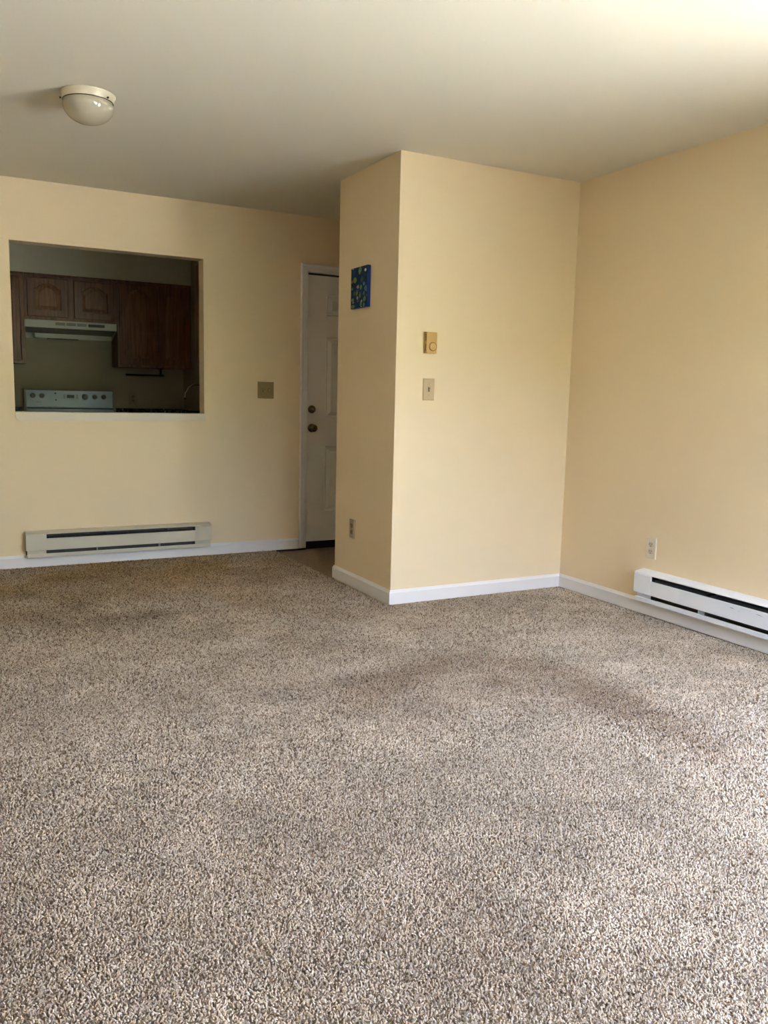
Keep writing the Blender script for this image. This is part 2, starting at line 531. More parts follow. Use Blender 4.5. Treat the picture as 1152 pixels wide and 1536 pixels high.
# ------------------------------------------------------------------ electric baseboard heaters
def heater(label, loc, rotz, L, ZB, ZT, e0, e1, en, scuffs=()):
    """front faces local -y, length along +x; ZB..ZT height of the case"""
    t = thing('baseboard_heater', label, 'heater', loc, rotz, 'electric baseboard heaters')
    h = ZT-ZB
    D = 0.070
    bm = bmesh.new()
    box(bm, 0.002, L-0.002, -0.014, -0.0125, ZB+0.012, ZT-0.004)
    obj('back_plate', bm, M['heater_dark'], t)
    bm = bmesh.new()                       # sloping hood along the top with a turned-down lip
    prism(bm, [(-0.0005, ZT), (-0.03, ZT-0.003), (-D+0.004, ZT-0.011), (-D, ZT-0.014), (-D, ZT-0.018), (-D+0.002, ZT-0.018), (-D+0.003, ZT-0.0145), (-0.03, ZT-0.006), (-0.0005, ZT-0.004)], 'x', 0, L)
    obj('top_cover', bm, en, t)
    bm = bmesh.new()                       # front panel between the two slots
    zf0, zf1 = ZB+0.047, ZT-0.046
    prism(bm, [(-D, zf0), (-D, zf1-0.002), (-D+0.002, zf1), (-D+0.008, zf1), (-D+0.008, zf1-0.002), (-D+0.003, zf1-0.003), (-D+0.003, zf0+0.002), (-D+0.010, zf0+0.002), (-D+0.010, zf0)], 'x', e0-0.002, L-e1+0.002)
    fp = obj('front_panel', bm, en, t)
    bm = bmesh.new()                       # bottom tray, a little shorter and set back
    prism(bm, [(-0.0128, ZB), (-D+0.008, ZB), (-D+0.008, ZB+0.020), (-D+0.010, ZB+0.024), (-D+0.014, ZB+0.020), (-D+0.012, ZB+0.003), (-0.0128, ZB+0.003)], 'x', 0.007, L-0.006)
    obj('bottom_tray', bm, en, t)
    for a, b, q in ((0, e0, e0), (L-e1, L, L-e1)):      # closed end boxes with the splice compartment
        bm = bmesh.new()
        box(bm, a, b, -D-0.0008, -0.0128, ZB+0.048, ZT-0.0195, bev=0.0012)
        cap = obj('end_cap', bm, en, t)
        sg = 1 if a == 0 else -1
        bx('splice_box', en, cap, min(q-sg*(e0-0.009), q-sg*0.002), max(q-sg*(e0-0.009), q-sg*0.002), -D+0.022, -0.0128, ZB+0.0035, ZB+0.049)
        bx('shade_plate', M['heater_dark'], cap, min(q, q+sg*0.0012), max(q, q+sg*0.0012), -D+0.012, -0.0130, ZB+0.004, ZT-0.020)  # dark plate added so the cap's inner side reads as shaded
    bm = bmesh.new()                       # heating element with its fins
    tube(bm, [(e0+0.005, -0.040, ZB+h*0.56), (L-e1-0.005, -0.040, ZB+h*0.56)], 0.008, 8)
    el = obj('heating_element', bm, M['fin'], t)
    bm = bmesh.new()
    x = e0+0.02
    while x < L-e1-0.02:
        box(bm, x, x+0.0008, -0.056, -0.020, ZB+h*0.36, ZB+h*0.78)
        x += 0.009
    f = obj('fins', bm, M['fin'], el); f['kind'] = 'stuff'
    for fx in (0.36, 0.70):                # hangers seen in the slots
        bm = bmesh.new()
        xx = L*fx
        box(bm, xx, xx+0.004, -D+0.010, -0.014, ZB+0.004, ZB+h*0.34)
        obj('hanger', bm, en, t)
        bm = bmesh.new()
        box(bm, xx+0.05, xx+0.06, -D+0.006, -0.014, ZT-0.043, ZT-0.030)
        obj('damper_arm', bm, M['black_metal'], t)
    for sx, sz, w, hh, rt in scuffs:
        bm = bmesh.new()
        b2 = bmesh.new()
        N = 9
        top = [b2.verts.new((sx+w*(i/(N-1)-0.5), -D-0.0003, sz + rt*w*(i/(N-1)-0.5) + hh*math.sin(PI*i/(N-1))*(0.5+0.5*rnd.random()))) for i in range(N)]
        bot = [b2.verts.new((sx+w*(i/(N-1)-0.5), -D-0.0003, sz + rt*w*(i/(N-1)-0.5) - hh*math.sin(PI*i/(N-1))*rnd.random()*0.6)) for i in range(N)]
        for i in range(N-1):
            b2.faces.new((bot[i], bot[i+1], top[i+1], top[i]))
        merge(bm, b2)
        obj('scuff_mark', bm, M['scuff'], fp)
    return t
heater('white electric baseboard heater on the far wall, below the kitchen pass-through', (0.442, YF, 0), 0, 1.219, 0.070, 0.240, 0.124, 0.117, M['enamel_far'],
       scuffs=((0.095, 0.190, 0.018, 0.0015, 0.9),))
heater('white electric baseboard heater on the right wall, under the almond outlet', (XR, 3.301, 0), -PI/2, 1.219, 0.082, 0.252, 0.118, 0.118, M['enamel'],
       scuffs=((0.648, 0.186, 0.034, 0.0030, -0.05), (0.800, 0.188, 0.036, 0.0026, -0.15), (0.688, 0.180, 0.012, 0.001, 0.2), (0.748, 0.193, 0.008, 0.001, 0.2)))

# ------------------------------------------------------------------ wall plates (built facing local -y)
def plate(bm, w, h, t=0.005):
    x, z = w/2, h/2
    lp = lambda d: [(-x+d, -z+d), (x-d, -z+d), (x-d, z-d), (-x+d, z-d)]
    panel_rings(bm, None, [(lp(0), 0), (lp(0), -t*0.4), (lp(0.0035), -t)])
def disc(bm, x, y, z, r, t, n=16):
    lathe(bm, [(0, 0), (r, 0), (r*0.92, t), (0, t)], n, along_y(x, y, z), smooth=False)

def outlet(label, loc, rotz, mp, mf):
    t = thing('wall_outlet', label, 'outlet', loc, rotz, 'duplex wall outlets')
    bm = bmesh.new(); plate(bm, 0.072, 0.117, 0.006)
    obj('cover_plate', bm, mp, t)
    for s in (1, -1):
        bm = bmesh.new()
        pts = []
        for k in range(20):
            a = 2*PI*k/20
            pts.append((0.0172*math.cos(a), max(-0.0138, min(0.0138, 0.0172*math.sin(a)))))
        zc = s*0.0195
        panel_rings(bm, None, [([(x, z+zc) for x, z in pts], -0.0055), ([(x, z+zc) for x, z in pts], -0.0075)])
        f = obj('receptacle', bm, mf, t)
        bm = bmesh.new()
        box(bm, -0.0080, -0.0052, -0.0079, -0.0070, zc-0.002, zc+0.008)
        box(bm, 0.0052, 0.0080, -0.0079, -0.0070, zc-0.001, zc+0.0075)
        disc(bm, 0, -0.0070, zc-0.0075, 0.0030, 0.0009, 10)
        obj('slots', bm, M['slot'], f, kind='stuff')
    bm = bmesh.new(); disc(bm, 0, -0.006, 0, 0.0032, 0.001, 10)
    obj('screw', bm, mf, t)
outlet('almond duplex outlet on the right wall, just above the heater', (XR, 3.257, 0.372), -PI/2, M['white_plate'], M['outlet_face'])
outlet('dull beige outlet low on the shaded side of the projecting wall', (XC, 4.506, 0.355), -PI/2, M['beige_plate'], M['outlet_dark'])
outlet('dim outlet on the kitchen back wall, between the stove and the faucet', (1.611, KW, 1.083), 0, M['beige_toggle'], M['ivory'])

def switch(name, label, loc, gangs, w, h, mp):
    t = thing(name, label, 'light switch', loc)
    bm = bmesh.new(); plate(bm, w, h, 0.006)
    obj('cover_plate', bm, mp, t)
    for g in range(gangs):
        x = (g-(gangs-1)/2)*0.046
        bm = bmesh.new(); box(bm, x-0.005, x+0.005, -0.0068, -0.004, -0.012, 0.012)
        obj('slot', bm, M['slot'], t)
        up = (-1)**g
        bm = bmesh.new()
        prism(bm, [(-0.006, -0.009), (-0.006, 0.009), (-0.017, up*0.009+0.003), (-0.017, up*0.009-0.003)], 'x', x-0.0035, x+0.0035)
        obj('toggle', bm, M['beige_toggle'], t)
        for s in (1, -1):
            bm = bmesh.new(); disc(bm, x, -0.006, s*0.030, 0.003, 0.001, 10)
            obj('screw', bm, M['beige_toggle'], t)
    return t
switch('double_light_switch', 'tan double switch plate on the far wall between pass-through and door', (2.087, YF, 1.185), 2, 0.122, 0.119, M['ivory'])
switch('light_switch', 'beige single switch plate below the tan thermostat', (2.397, YC, 1.204), 1, 0.074, 0.120, M['beige_plate'])

# ------------------------------------------------------------------ thermostat
t = thing('thermostat', 'tan box thermostat with a round dial, above the single switch', 'thermostat', (2.393, YC, 1.4585))
bm = bmesh.new()
box(bm, -0.035, 0.035, -0.006, 0, -0.0585, 0.0585, bev=0.001)
obj('back_plate', bm, M['gold'], t)
bm = bmesh.new()
box(bm, -0.034, 0.034, -0.030, -0.006, -0.057, 0.057, bev=0.003)
obj('cover', bm, M['gold'], t)
bm = bmesh.new()
for a, b in ((-0.045, -0.008), (0.008, 0.045)):
    box(bm, -0.0348, -0.0330, -0.0265, -0.016, a, b)
    box(bm, 0.0330, 0.0348, -0.0265, -0.016, a, b)
obj('vent_slots', bm, M['gold_dark'], t, kind='stuff')
bm = bmesh.new()
lathe(bm, [(0.0245, 0), (0.0245, 0.0012), (0.0215, 0.0012), (0.0215, 0)], 32, along_y(0.006, -0.030, -0.022))
obj('dial_ring', bm, M['gold_dark'], t)
bm = bmesh.new()
lathe(bm, [(0, 0), (0.0210, 0), (0.0200, 0.0035), (0.0185, 0.0045), (0, 0.0045)], 32, along_y(0.006, -0.030, -0.022), smooth=False)
box(bm, 0.0045, 0.0075, -0.0362, -0.0340, -0.036, -0.008, bev=0.0005)
obj('dial', bm, M['gold'], t)

# ------------------------------------------------------------------ canvas painting on the shaded wall
t = thing('canvas_painting', 'small blue canvas painted with leaves and flowers on the projecting wall', 'painting', (XC, 4.4335, 1.781), -PI/2)
PW, PH, PD = 0.213, 0.232, 0.022
bm = bmesh.new(); box(bm, -PW/2, PW/2, -PD, 0, -PH/2, PH/2, bev=0.0025)
obj('canvas', bm, M['blue'], t)
bm = bmesh.new(); box(bm, -PW/2+0.002, PW/2-0.002, -PD-0.0006, -PD+0.001, -PH/2+0.002, PH/2-0.002)
obj('painted_face', bm, M['navy'], t)
pal = {'g': (0.10, 0.22, 0.06), 'l': (0.13, 0.26, 0.03), 'o': (0.16, 0.19, 0.04), 'w': (0.75, 0.72, 0.70), 'p': (0.55, 0.33, 0.28), 'r': (0.30, 0.05, 0.04), 'v': (0.09, 0.03, 0.12), 'b': (0.13, 0.20, 0.36), 't': (0.05, 0.16, 0.12), 'd': (0.015, 0.05, 0.02)}
blobs = [('g',395,310,45,118,1),('w',550,295,26,42,0),('l',255,590,48,80,0),('r',172,645,26,40,0),('b',515,665,26,52,0),('p',345,765,26,50,0),('l',430,770,32,72,1),
         ('t',565,775,38,80,1),('t',180,840,20,42,0),('o',318,930,24,92,1),('o',408,985,24,88,1),('p',335,1072,24,48,0),('v',352,1150,36,40,0),('g',540,1070,36,82,1),
         ('b',598,970,14,34,0),('l',195,1140,40,40,0),('b',212,1212,30,32,0),('g',437,1215,28,80,1),('p',458,1140,22,36,0),('g',522,1240,26,68,1),('o',205,1325,60,48,0),
         ('d',460,560,40,90,1),('p',195,285,18,20,0),('b',590,840,14,30,0),('w',450,1290,10,14,0),('g',520,930,22,60,1),('d',250,960,30,70,1),('r',310,780,14,20,0)]
for key in pal:
    bm = bmesh.new()
    for q, (k, px, py, rx, rz, leafy) in enumerate(blobs):
        if k != key: continue
        u = (px-135)/470.0
        v = (py - (280-0.277*(px-140)))/1125.0
        cx, cz = -PW/2 + u*PW, PH/2 - v*PH
        ax, az = rx/470.0*PW, rz/1125.0*PH
        b2 = bmesh.new()
        pts = []
        for i in range(18):
            a = 2*PI*i/18
            s = math.sin(a)
            c = math.cos(a)*(1-0.55*abs(s)**2 if leafy else 1)
            x = cx+ax*c + (0.15*az*s if leafy else 0); z = cz+az*s
            pts.append((max(-PW/2+0.003, min(PW/2-0.003, x)), max(-PH/2+0.003, min(PH/2-0.003, z))))
        y1 = -PD-0.0009-0.00005*q
        lo = [b2.verts.new((x, -PD-0.0004, z)) for x, z in pts]
        hi = [b2.verts.new((x, y1, z)) for x, z in pts]
        for i in range(18):
            b2.faces.new((lo[i], lo[(i+1) % 18], hi[(i+1) % 18], hi[i]))
        b2.faces.new(hi)
        bmesh.ops.recalc_face_normals(b2, faces=list(b2.faces))
        merge(bm, b2)
    obj('paint_strokes', bm, mat('paint_' + key, pal[key], 0.45, var=(60, 0.3)), t, kind='stuff')

# ------------------------------------------------------------------ ceiling light
t = thing('ceiling_light', 'white mushroom ceiling light with a dark rim line, left on the ceiling', 'ceiling light', (0.628, 4.025, H))
bm = bmesh.new()
lathe(bm, [(0, 0), (0.116, 0), (0.1165, -0.004), (0.112, -0.007), (0.1115, -0.012), (0.1085, -0.014), (0.1090, -0.028), (0.107, -0.031), (0.096, -0.031), (0.094, -0.020), (0, -0.020)], 56)
obj('base_ring', bm, M['lamp_base'], t)
bm = bmesh.new()
lathe(bm, [(0.104, -0.031), (0.1080, -0.0315), (0.1080, -0.0340), (0.104, -0.0345)], 56)
obj('rim_line', bm, M['bronze'], t)
bm = bmesh.new()
prof = [(0.096, -0.028), (0.1055, -0.034)]
for k in range(1, 15):
    a = k/14*PI/2
    prof.append((0.1085*math.cos(a)**0.92 if k < 14 else 0, -0.043-0.081*math.sin(a)))
lathe(bm, prof, 56)
obj('glass_dome', bm, M['lamp_glass'], t)
for a in (172, 306, 52):
    bm = bmesh.new()
    d = Vector((math.cos(math.radians(a)), math.sin(math.radians(a)), 0))
    p = Vector((0, 0, -0.027))
    tube(bm, [p+d*0.100, p+d*0.1115, p+d*0.112, p+d*0.118], [0.0018, 0.0018, 0.0042, 0.0042], 10)
    obj('thumb_screw', bm, M['bronze'], t)

# ------------------------------------------------------------------ kitchen
def arch_loop(x0, x1, z0, z1, arch, n=48):
    """closed loop counter-clockwise from the lower left, upper edge a cathedral arch of the given rise"""
    pts = []
    for i in range(6): pts.append((x0+(x1-x0)*i/6, z0))
    zs = z1-arch
    for i in range(6): pts.append((x1, z0+(zs-z0)*i/6))
    m = n-18
    for i in range(m):
        s = i/m
        x = x1+(x0-x1)*s
        if arch > 0:
            e = min(s, 1-s)
            sh = 0.10
            z = zs if e < sh else zs + arch*math.sin(PI*(s-sh)/(1-2*sh))**0.75
        else:
            z = z1
        pts.append((x, z))
    for i in range(6): pts.append((x0, zs+(z0-zs)*i/6))
    return pts
def outer_loop(x0, x1, z0, z1, inner):
    n = len(inner); m = n-18
    pts = []
    for i in range(6): pts.append((x0+(x1-x0)*i/6, z0))
    for i in range(6): pts.append((x1, z0+(z1-z0)*i/6))
    for i in range(m): pts.append((x1+(x0-x1)*i/m, z1))
    for i in range(6): pts.append((x0, z1+(z0-z1)*i/6))
    return pts
def cab_door(parent, x0, x1, z0, z1, y, arch, stile=0.055, rail=0.055):
    """raised-panel cathedral door, front face at y-0.019"""
    f = y-0.019
    ix0, ix1, iz0, iz1 = x0+stile, x1-stile, z0+rail, z1-rail*0.75
    inner = arch_loop(ix0, ix1, iz0, iz1, arch)
    bm = bmesh.new()
    out = outer_loop(x0, x1, z0, z1, inner)
    ob = outer_loop(x0+0.004, x1-0.004, z0+0.004, z1-0.004, inner)
    i2 = arch_loop(ix0+0.004, ix1-0.004, iz0+0.004, iz1-0.004, arch)
    panel_rings(bm, None, [(out, y), (out, f+0.004), (ob, f), (inner, f), (i2, f+0.011)], cap=False)
    d = obj('door', bm, M['wood_frame'], parent)
    bm = bmesh.new()
    q = lambda s: arch_loop(ix0+s, ix1-s, iz0+s, iz1-s, arch)
    panel_rings(bm, None, [(q(0.002), f+0.011), (q(0.012), f+0.011), (q(0.034), f+0.003), (q(0.037), f+0.002)])
    obj('panel', bm, M['wood'], d)
    return d
def cabinet(label, x0, x1, z0, z1, doors, y=CF, back=KW, arch=0.05, group='oak wall cabinets over the kitchen counter'):
    t = thing('wall_cabinet', label, 'cabinet', ((x0+x1)/2, back, z0), 0, group)
    ox, oz = (x0+x1)/2, z0
    bm = bmesh.new()
    box(bm, x0-ox, x1-ox, y+0.018-back, -0.001, 0, z1-z0)
    obj('carcass', bm, M['wood_frame'], t)
    bm = bmesh.new()                       # face frame, proud of the carcass
    st = 0.032
    for a, b in ((x0, x0+st), (x1-st, x1)):
        box(bm, a-ox, b-ox, y-back, y+0.018-back, 0, z1-z0)
    for a, b in ((0, st), (z1-z0-st, z1-z0)):
        box(bm, x0+st-ox, x1-st-ox, y-back, y+0.018-back, a, b)
    if len(doors) == 2:
        mid = (doors[0][1]+doors[1][0])/2
        box(bm, mid-0.022-ox, mid+0.022-ox, y-back, y+0.018-back, st, z1-z0-st)
    obj('face_frame', bm, M['wood_frame'], t)
    bm = bmesh.new()                       # small moulding along the top
    box(bm, x0-ox, x1-ox, y-0.012-back, y-back, z1-z0-0.018, z1-z0, bev=0.003)
    obj('top_moulding', bm, M['wood_frame'], t)
    for a, b, c, d in doors:
        cab_door(t, a-ox, b-ox, c-oz, d-oz, y-back, arch)
    return t
cabinet('tall oak wall cabinet left of the range hood, mostly hidden by the pass-through edge', 0.205, 0.662, 1.368, 2.131, [(0.225, 0.622, 1.392, 2.095)])
cabinet('short two-door oak wall cabinet above the range hood', 0.664, 1.424, 1.744, 2.131, [(0.682, 1.010, 1.770, 2.092), (1.062, 1.398, 1.768, 2.090)], arch=0.045)
cabinet('tall two-door oak wall cabinet right of the range hood', 1.426, KX-0.002, 1.370, 2.131, [(1.440, 1.768, 1.392, 2.100), (1.790, 2.055, 1.388, 2.098)], arch=0.05)
# side cabinet over the sink run, turned to face the left
t = thing('wall_cabinet', 'dark end of the oak wall cabinet hung on the kitchen right wall', 'cabinet', (KX, 6.205, 1.37), 0)
bm = bmesh.new(); box(bm, -0.298, -0.001, -0.293, 0.293, 0, 0.761); obj('carcass', bm, M['wood_frame'], t)
for a, b in ((-0.288, -0.005), (0.005, 0.288)):
    bm = bmesh.new()
    b2 = bmesh.new()
    inner = arch_loop(a+0.05, b-0.05, 0.06, 0.70, 0.05)
    panel_rings(b2, None, [(outer_loop(a, b, 0.012, 0.749, inner), 0), (outer_loop(a, b, 0.012, 0.749, inner), -0.019), (inner, -0.019), (arch_loop(a+0.06, b-0.06, 0.07, 0.69, 0.05), -0.009), (arch_loop(a+0.085, b-0.085, 0.095, 0.665, 0.05), -0.017)])
    merge(bm, b2, Matrix.Translation((-0.298, 0, 0)) @ Matrix.Rotation(-PI/2, 4, 'Z'))
    obj('door', bm, M['wood_frame'], t)

# range hood under the short cabinet
t = thing('range_hood', 'almond range hood with switches, under the short oak cabinet', 'range hood', (1.036, KW, 1.604))
HX0, HX1 = 0.655-1.036, 1.412-1.036
HF = 7.80-KW
bx('top_plate', M['hood'], t, HX0, HX1, HF, -0.001, 0.128, 0.1385)
for a, b in ((HX0, HX0+0.002), (HX1-0.002, HX1)):                    # trapezoid sides
    bm = bmesh.new()
    prism(bm, [(HF, 0.076), (HF, 0.129), (-0.002, 0.129), (-0.002, 0.0), (-0.10, 0.0)], 'x', a, b)
    obj('side_panel', bm, M['hood'], t)
bx('back_panel', M['hood'], t, HX0+0.002, HX1-0.002, -0.012, -0.002, 0.0, 0.128)
bm = bmesh.new(); box(bm, HX0, HX1, HF-0.004, HF+0.002, 0.074, 0.134, bev=0.0015)
strip = obj('control_strip', bm, M['hood'], t)
for a, b in ((0.902, 0.981), (0.990, 1.069), (1.078, 1.157)):
    bx('switch_panel', M['button'], strip, a-1.036, b-1.036, HF-0.007, HF-0.0035, 0.099, 0.124, bev=0.001)
o = bx('switch_plate', M['black'], strip, 1.171-1.036, 1.309-1.036, HF-0.007, HF-0.0035, 0.098, 0.122, bev=0.001)
o['label'] = 'black switch plate'
bm = bmesh.new()
prism(bm, [(HF+0.004, 0.080), (HF+0.004, 0.086), (-0.11, 0.046), (-0.11, 0.040)], 'x', HX0+0.003, HX1-0.003)
obj('filter', bm, M['hood_grey'], t)
bm = bmesh.new(); box(bm, 0.757-1.036, HX1-0.003, -0.104, -0.100, 0.002, 0.042, bev=0.001)
box(bm, 0.757-1.036, HX1-0.003, -0.100, -0.014, 0.002, 0.006)
obj('rear_lip', bm, M['hood'], t)
bx('lamp_lens', M['black'], t, 0.86-1.036, 1.12-1.036, -0.09, -0.03, -0.006, 0.001, bev=0.001)

# stove
SX = 1.043
t = thing('stove', 'white electric stove with a knobbed back panel, seen over the pass-through ledge', 'stove', (SX, 7.80, VZ))
hw = 0.376
bm = bmesh.new(); box(bm, -hw, hw, -0.31, 0.27, 0.03, 0.905, bev=0.006); body = obj('body', bm, M['stove'], t)
bm = bmesh.new(); box(bm, -hw-0.004, hw+0.004, -0.33, 0.245, 0.906, 0.936, bev=0.008); ct = obj('cooktop', bm, M['stove'], t)
bm = bmesh.new(); box(bm, -hw+0.01, hw-0.01, -0.345, -0.311, 0.26, 0.86, bev=0.006); od = obj('oven_door', bm, M['stove'], t)
bx('oven_window', M['black'], od, -0.22, 0.22, -0.3475, -0.3445, 0.40, 0.70, bev=0.001)
bm = bmesh.new(); tube(bm, [(-0.30, -0.346, 0.80), (-0.30, -0.385, 0.80), (0.30, -0.385, 0.80), (0.30, -0.346, 0.80)], 0.011, 10); obj('handle', bm, M['stove'], od)
bm = bmesh.new(); box(bm, -hw+0.01, hw-0.01, -0.340, -0.311, 0.06, 0.24, bev=0.006); obj('drawer', bm, M['stove'], t)
for px, py, r in ((-0.19, -0.17, 0.10), (0.19, -0.17, 0.075), (-0.19, 0.10, 0.075), (0.19, 0.10, 0.10)):
    bm = bmesh.new()
    pts = []
    for k in range(90):
        a = k/89*2*PI*3.5; rr = 0.015 + (r-0.018)*k/89
        pts.append((px+rr*math.cos(a), py+rr*math.sin(a), 0.944))
    tube(bm, pts, 0.0045, 6)
    obj('burner', bm, M['black'], ct)
# back panel, leaning back a little; local z runs above the vinyl
def zz(z): return z-VZ
PY = 8.05-7.80
bm = bmesh.new()
prism(bm, [(PY-0.012, zz(0.925)), (PY-0.012, zz(0.990)), (PY-0.006, zz(0.997)), (PY+0.004, zz(1.143)), (PY+0.012, zz(1.150)), (0.332, zz(1.150)), (0.332, zz(0.925))], 'x', -0.374, 0.366)
bpn = obj('back_panel', bm, M['stove'], t)
for a, b in ((-0.390, -0.3745), (0.3665, 0.391)):
    bm = bmesh.new()
    prism(bm, [(PY-0.016, zz(0.925)), (PY-0.016, zz(0.990)), (PY-0.002, zz(1.150)), (PY+0.010, zz(1.153)), (0.332, zz(1.153)), (0.332, zz(0.925))], 'x', a, b)
    obj('end_trim', bm, M['button'], bpn)
o = bx('seam', M['black_metal'], t, -0.372, 0.364, PY-0.0135, PY-0.0115, zz(0.981), zz(0.990))
def front_y(z):
    return PY-0.006 + (z-0.997)/(1.143-0.997)*0.010
for xk, zk, r in ((0.722, 1.097, 0.021), (0.797, 1.096, 0.021), (1.164, 1.092, 0.026), (1.250, 1.093, 0.021), (1.329, 1.094, 0.021)):
    bm = bmesh.new()
    y = front_y(zk)
    lathe(bm, [(0, 0), (r*1.1, 0), (r*1.1, 0.004), (r*0.85, 0.006), (r*0.8, 0.020), (r*0.7, 0.022), (0, 0.022)], 20, along_y(xk-SX, y+0.001, zz(zk)), smooth=False)
    box(bm, xk-SX-0.004, xk-SX+0.004, y-0.031, y-0.018, zz(zk)-r*0.8, zz(zk)+r*0.8, bev=0.001)
    obj('knob', bm, M['knob'], bpn)
bm = bmesh.new()
for xk, zk in ((0.911, 1.119), (0.9145, 1.060)):
    disc(bm, xk-SX, front_y(zk)+0.001, zz(zk), 0.008, 0.004, 12)
obj('indicator_lamps', bm, M['black'], bpn, kind='stuff')
bm = bmesh.new(); box(bm, 1.010-SX, 1.072-SX, front_y(1.091)-0.003, front_y(1.091)+0.004, zz(1.080), zz(1.106), bev=0.001)
o = obj('clock_display', bm, M['black'], bpn)
for xc in (0.987, 1.098):
    for k in (-1, 0, 1):
        bx('button', M['knob'], bpn, xc-SX-0.008, xc-SX+0.008, front_y(1.09)-0.003, front_y(1.09)+0.004, zz(1.0915+k*0.014-0.005), zz(1.0915+k*0.014+0.005))
bm = bmesh.new()
x = 0.752
for w in (0.006, 0.004, 0.008, 0.004, 0.006, 0.005):
    box(bm, x-SX, x+w-SX, front_y(1.04)-0.0008, front_y(1.04)+0.003, zz(1.036), zz(1.043)); x += w+0.002
obj('printed_mark', bm, M['knob'], bpn, kind='stuff')

# counter with splash, on base cabinets
def counter(name, label, x0, x1, y0, y1, z0, z1, part, group):
    t = thing(name, label, 'counter' if part == 'worktop' else 'backsplash', (x0, y0, z0), 0, group)
    bx(part, M['granite'], t, 0, x1-x0, 0, y1-y0, 0, z1-z0, bev=0.004)
for nm, lab, x0, x1, y0, y1 in (('kitchen_counter', 'dark green granite worktop right of the stove', 1.440, KX-0.001, 7.50, KW-0.001),
                                ('kitchen_counter', 'dark green granite worktop with the faucet, along the kitchen right wall', 1.46, KX-0.001, 5.93, 7.499),
                                ('kitchen_counter', 'dark green granite worktop left of the stove', -0.30, 0.640, 7.50, KW-0.001)):
    counter(nm, lab, x0, x1, y0, y1, 0.876, 0.914, 'worktop', 'granite worktops')
for nm, lab, x0, x1, y0, y1 in (('backsplash', 'low dark granite splash on the kitchen back wall, right of the stove', 1.440, KX-0.021, KW-0.020, KW-0.001),
                                ('backsplash', 'low dark granite splash on the kitchen right wall behind the faucet', KX-0.020, KX-0.001, 5.93, KW-0.001),
                                ('backsplash', 'low dark granite splash on the kitchen back wall, left of the stove', -0.30, 0.640, KW-0.020, KW-0.001)):
    counter(nm, lab, x0, x1, y0, y1, 0.9142, 0.992, 'splash', 'granite splashes')
def base_cab(label, x0, x1, y0, y1, face, n):
    t = thing('base_cabinet', label, 'cabinet', ((x0+x1)/2, (y0+y1)/2, VZ), 0, 'oak base cabinets below the counter')
    ox, oy = (x0+x1)/2, (y0+y1)/2
    bx('carcass', M['wood_frame'], t, x0-ox, x1-ox, y0-oy, y1-oy, 0.10, 0.888)
    if face == 'y':
        bx('toe_kick', M['black'], t, x0-ox, x1-ox, y0-oy+0.06, y1-oy, 0, 0.10)
        for k in range(n):
            w = (x1-x0)/n
            cab_door(t, x0-ox+k*w+0.01, x0-ox+(k+1)*w-0.01, 0.12, 0.86, y0-oy, 0.05)
    else:
        bx('toe_kick', M['black'], t, x0-ox+0.06, x1-ox, y0-oy, y1-oy, 0, 0.10)
base_cab('oak base cabinet right of the stove, hidden below the ledge', 1.445, KX-0.002, 7.54, KW-0.002, 'y', 2)
base_cab('oak base cabinet left of the stove, hidden below the ledge', -0.30, 0.636, 7.54, KW-0.002, 'y', 3)
base_cab('oak sink cabinet along the kitchen right wall, hidden below the ledge', 1.50, KX-0.002, 5.94, 7.50, 'x', 0)

# faucet: chrome gooseneck
t = thing('faucet', 'chrome gooseneck kitchen faucet at the right edge of the pass-through', 'faucet', (2.02, 7.0, 0.914))
bm = bmesh.new(); lathe(bm, [(0, 0), (0.030, 0), (0.029, 0.008), (0.020, 0.014), (0.018, 0.06), (0, 0.06)], 24); obj('base', bm, M['chrome'], t)
pts = [(0, 0, 0.05), (0, 0, 0.20)]
for k in range(1, 15):
    a = k/14*PI*0.97
    pts.append((-0.1035+0.1035*math.cos(a), 0, 0.20+0.110*math.sin(a)))
pts.append((-0.2065, 0, 0.198))
bm = bmesh.new(); tube(bm, pts, 0.0085, 14); sp = obj('spout', bm, M['chrome'], t)
bm = bmesh.new(); lathe(bm, [(0, -0.014), (0.011, -0.014), (0.011, 0.008), (0.009, 0.010), (0, 0.010)], 16, Matrix.Translation((-0.2066, 0, 0.198))); obj('aerator', bm, M['chrome'], sp)
bm = bmesh.new(); tube(bm, [(0, 0.018, 0.045), (0, 0.04, 0.05), (0, 0.085, 0.075)], [0.008, 0.007, 0.006], 10); obj('lever', bm, M['chrome'], t)

# paper towel bar under the right cabinet
t = thing('paper_towel_holder', 'black metal paper towel bar hung under the right oak cabinet', 'towel holder', (1.838, 7.98, 1.370))
bm = bmesh.new(); tube(bm, [(0.028, 0, -0.066), (-0.320, 0, -0.066)], 0.0085, 12); obj('bar', bm, M['black_metal'], t)
bm = bmesh.new(); box(bm, -0.007, 0.007, -0.012, 0.012, -0.066, -0.004, bev=0.002); box(bm, -0.02, 0.02, -0.03, 0.03, -0.005, -0.0005, bev=0.001); obj('bracket', bm, M['black_metal'], t)

# ------------------------------------------------------------------ fitted carpet with its pile
BX = 2.166                                   # carpet meets the vinyl along this line behind the closet
carpet = thing('carpet', 'beige and brown flecked fitted carpet over the whole living room floor', 'carpet', (1.0, 2.0, VZ))
bm = bmesh.new()
box(bm, XL-1.0, XR-1.0, YR-2.0, YC-2.0, 0, 0.0085)
box(bm, XL-1.0, BX-1.0, YC-2.0, YF-2.0, 0, 0.0085)
obj('backing', bm, M['backing'], carpet)
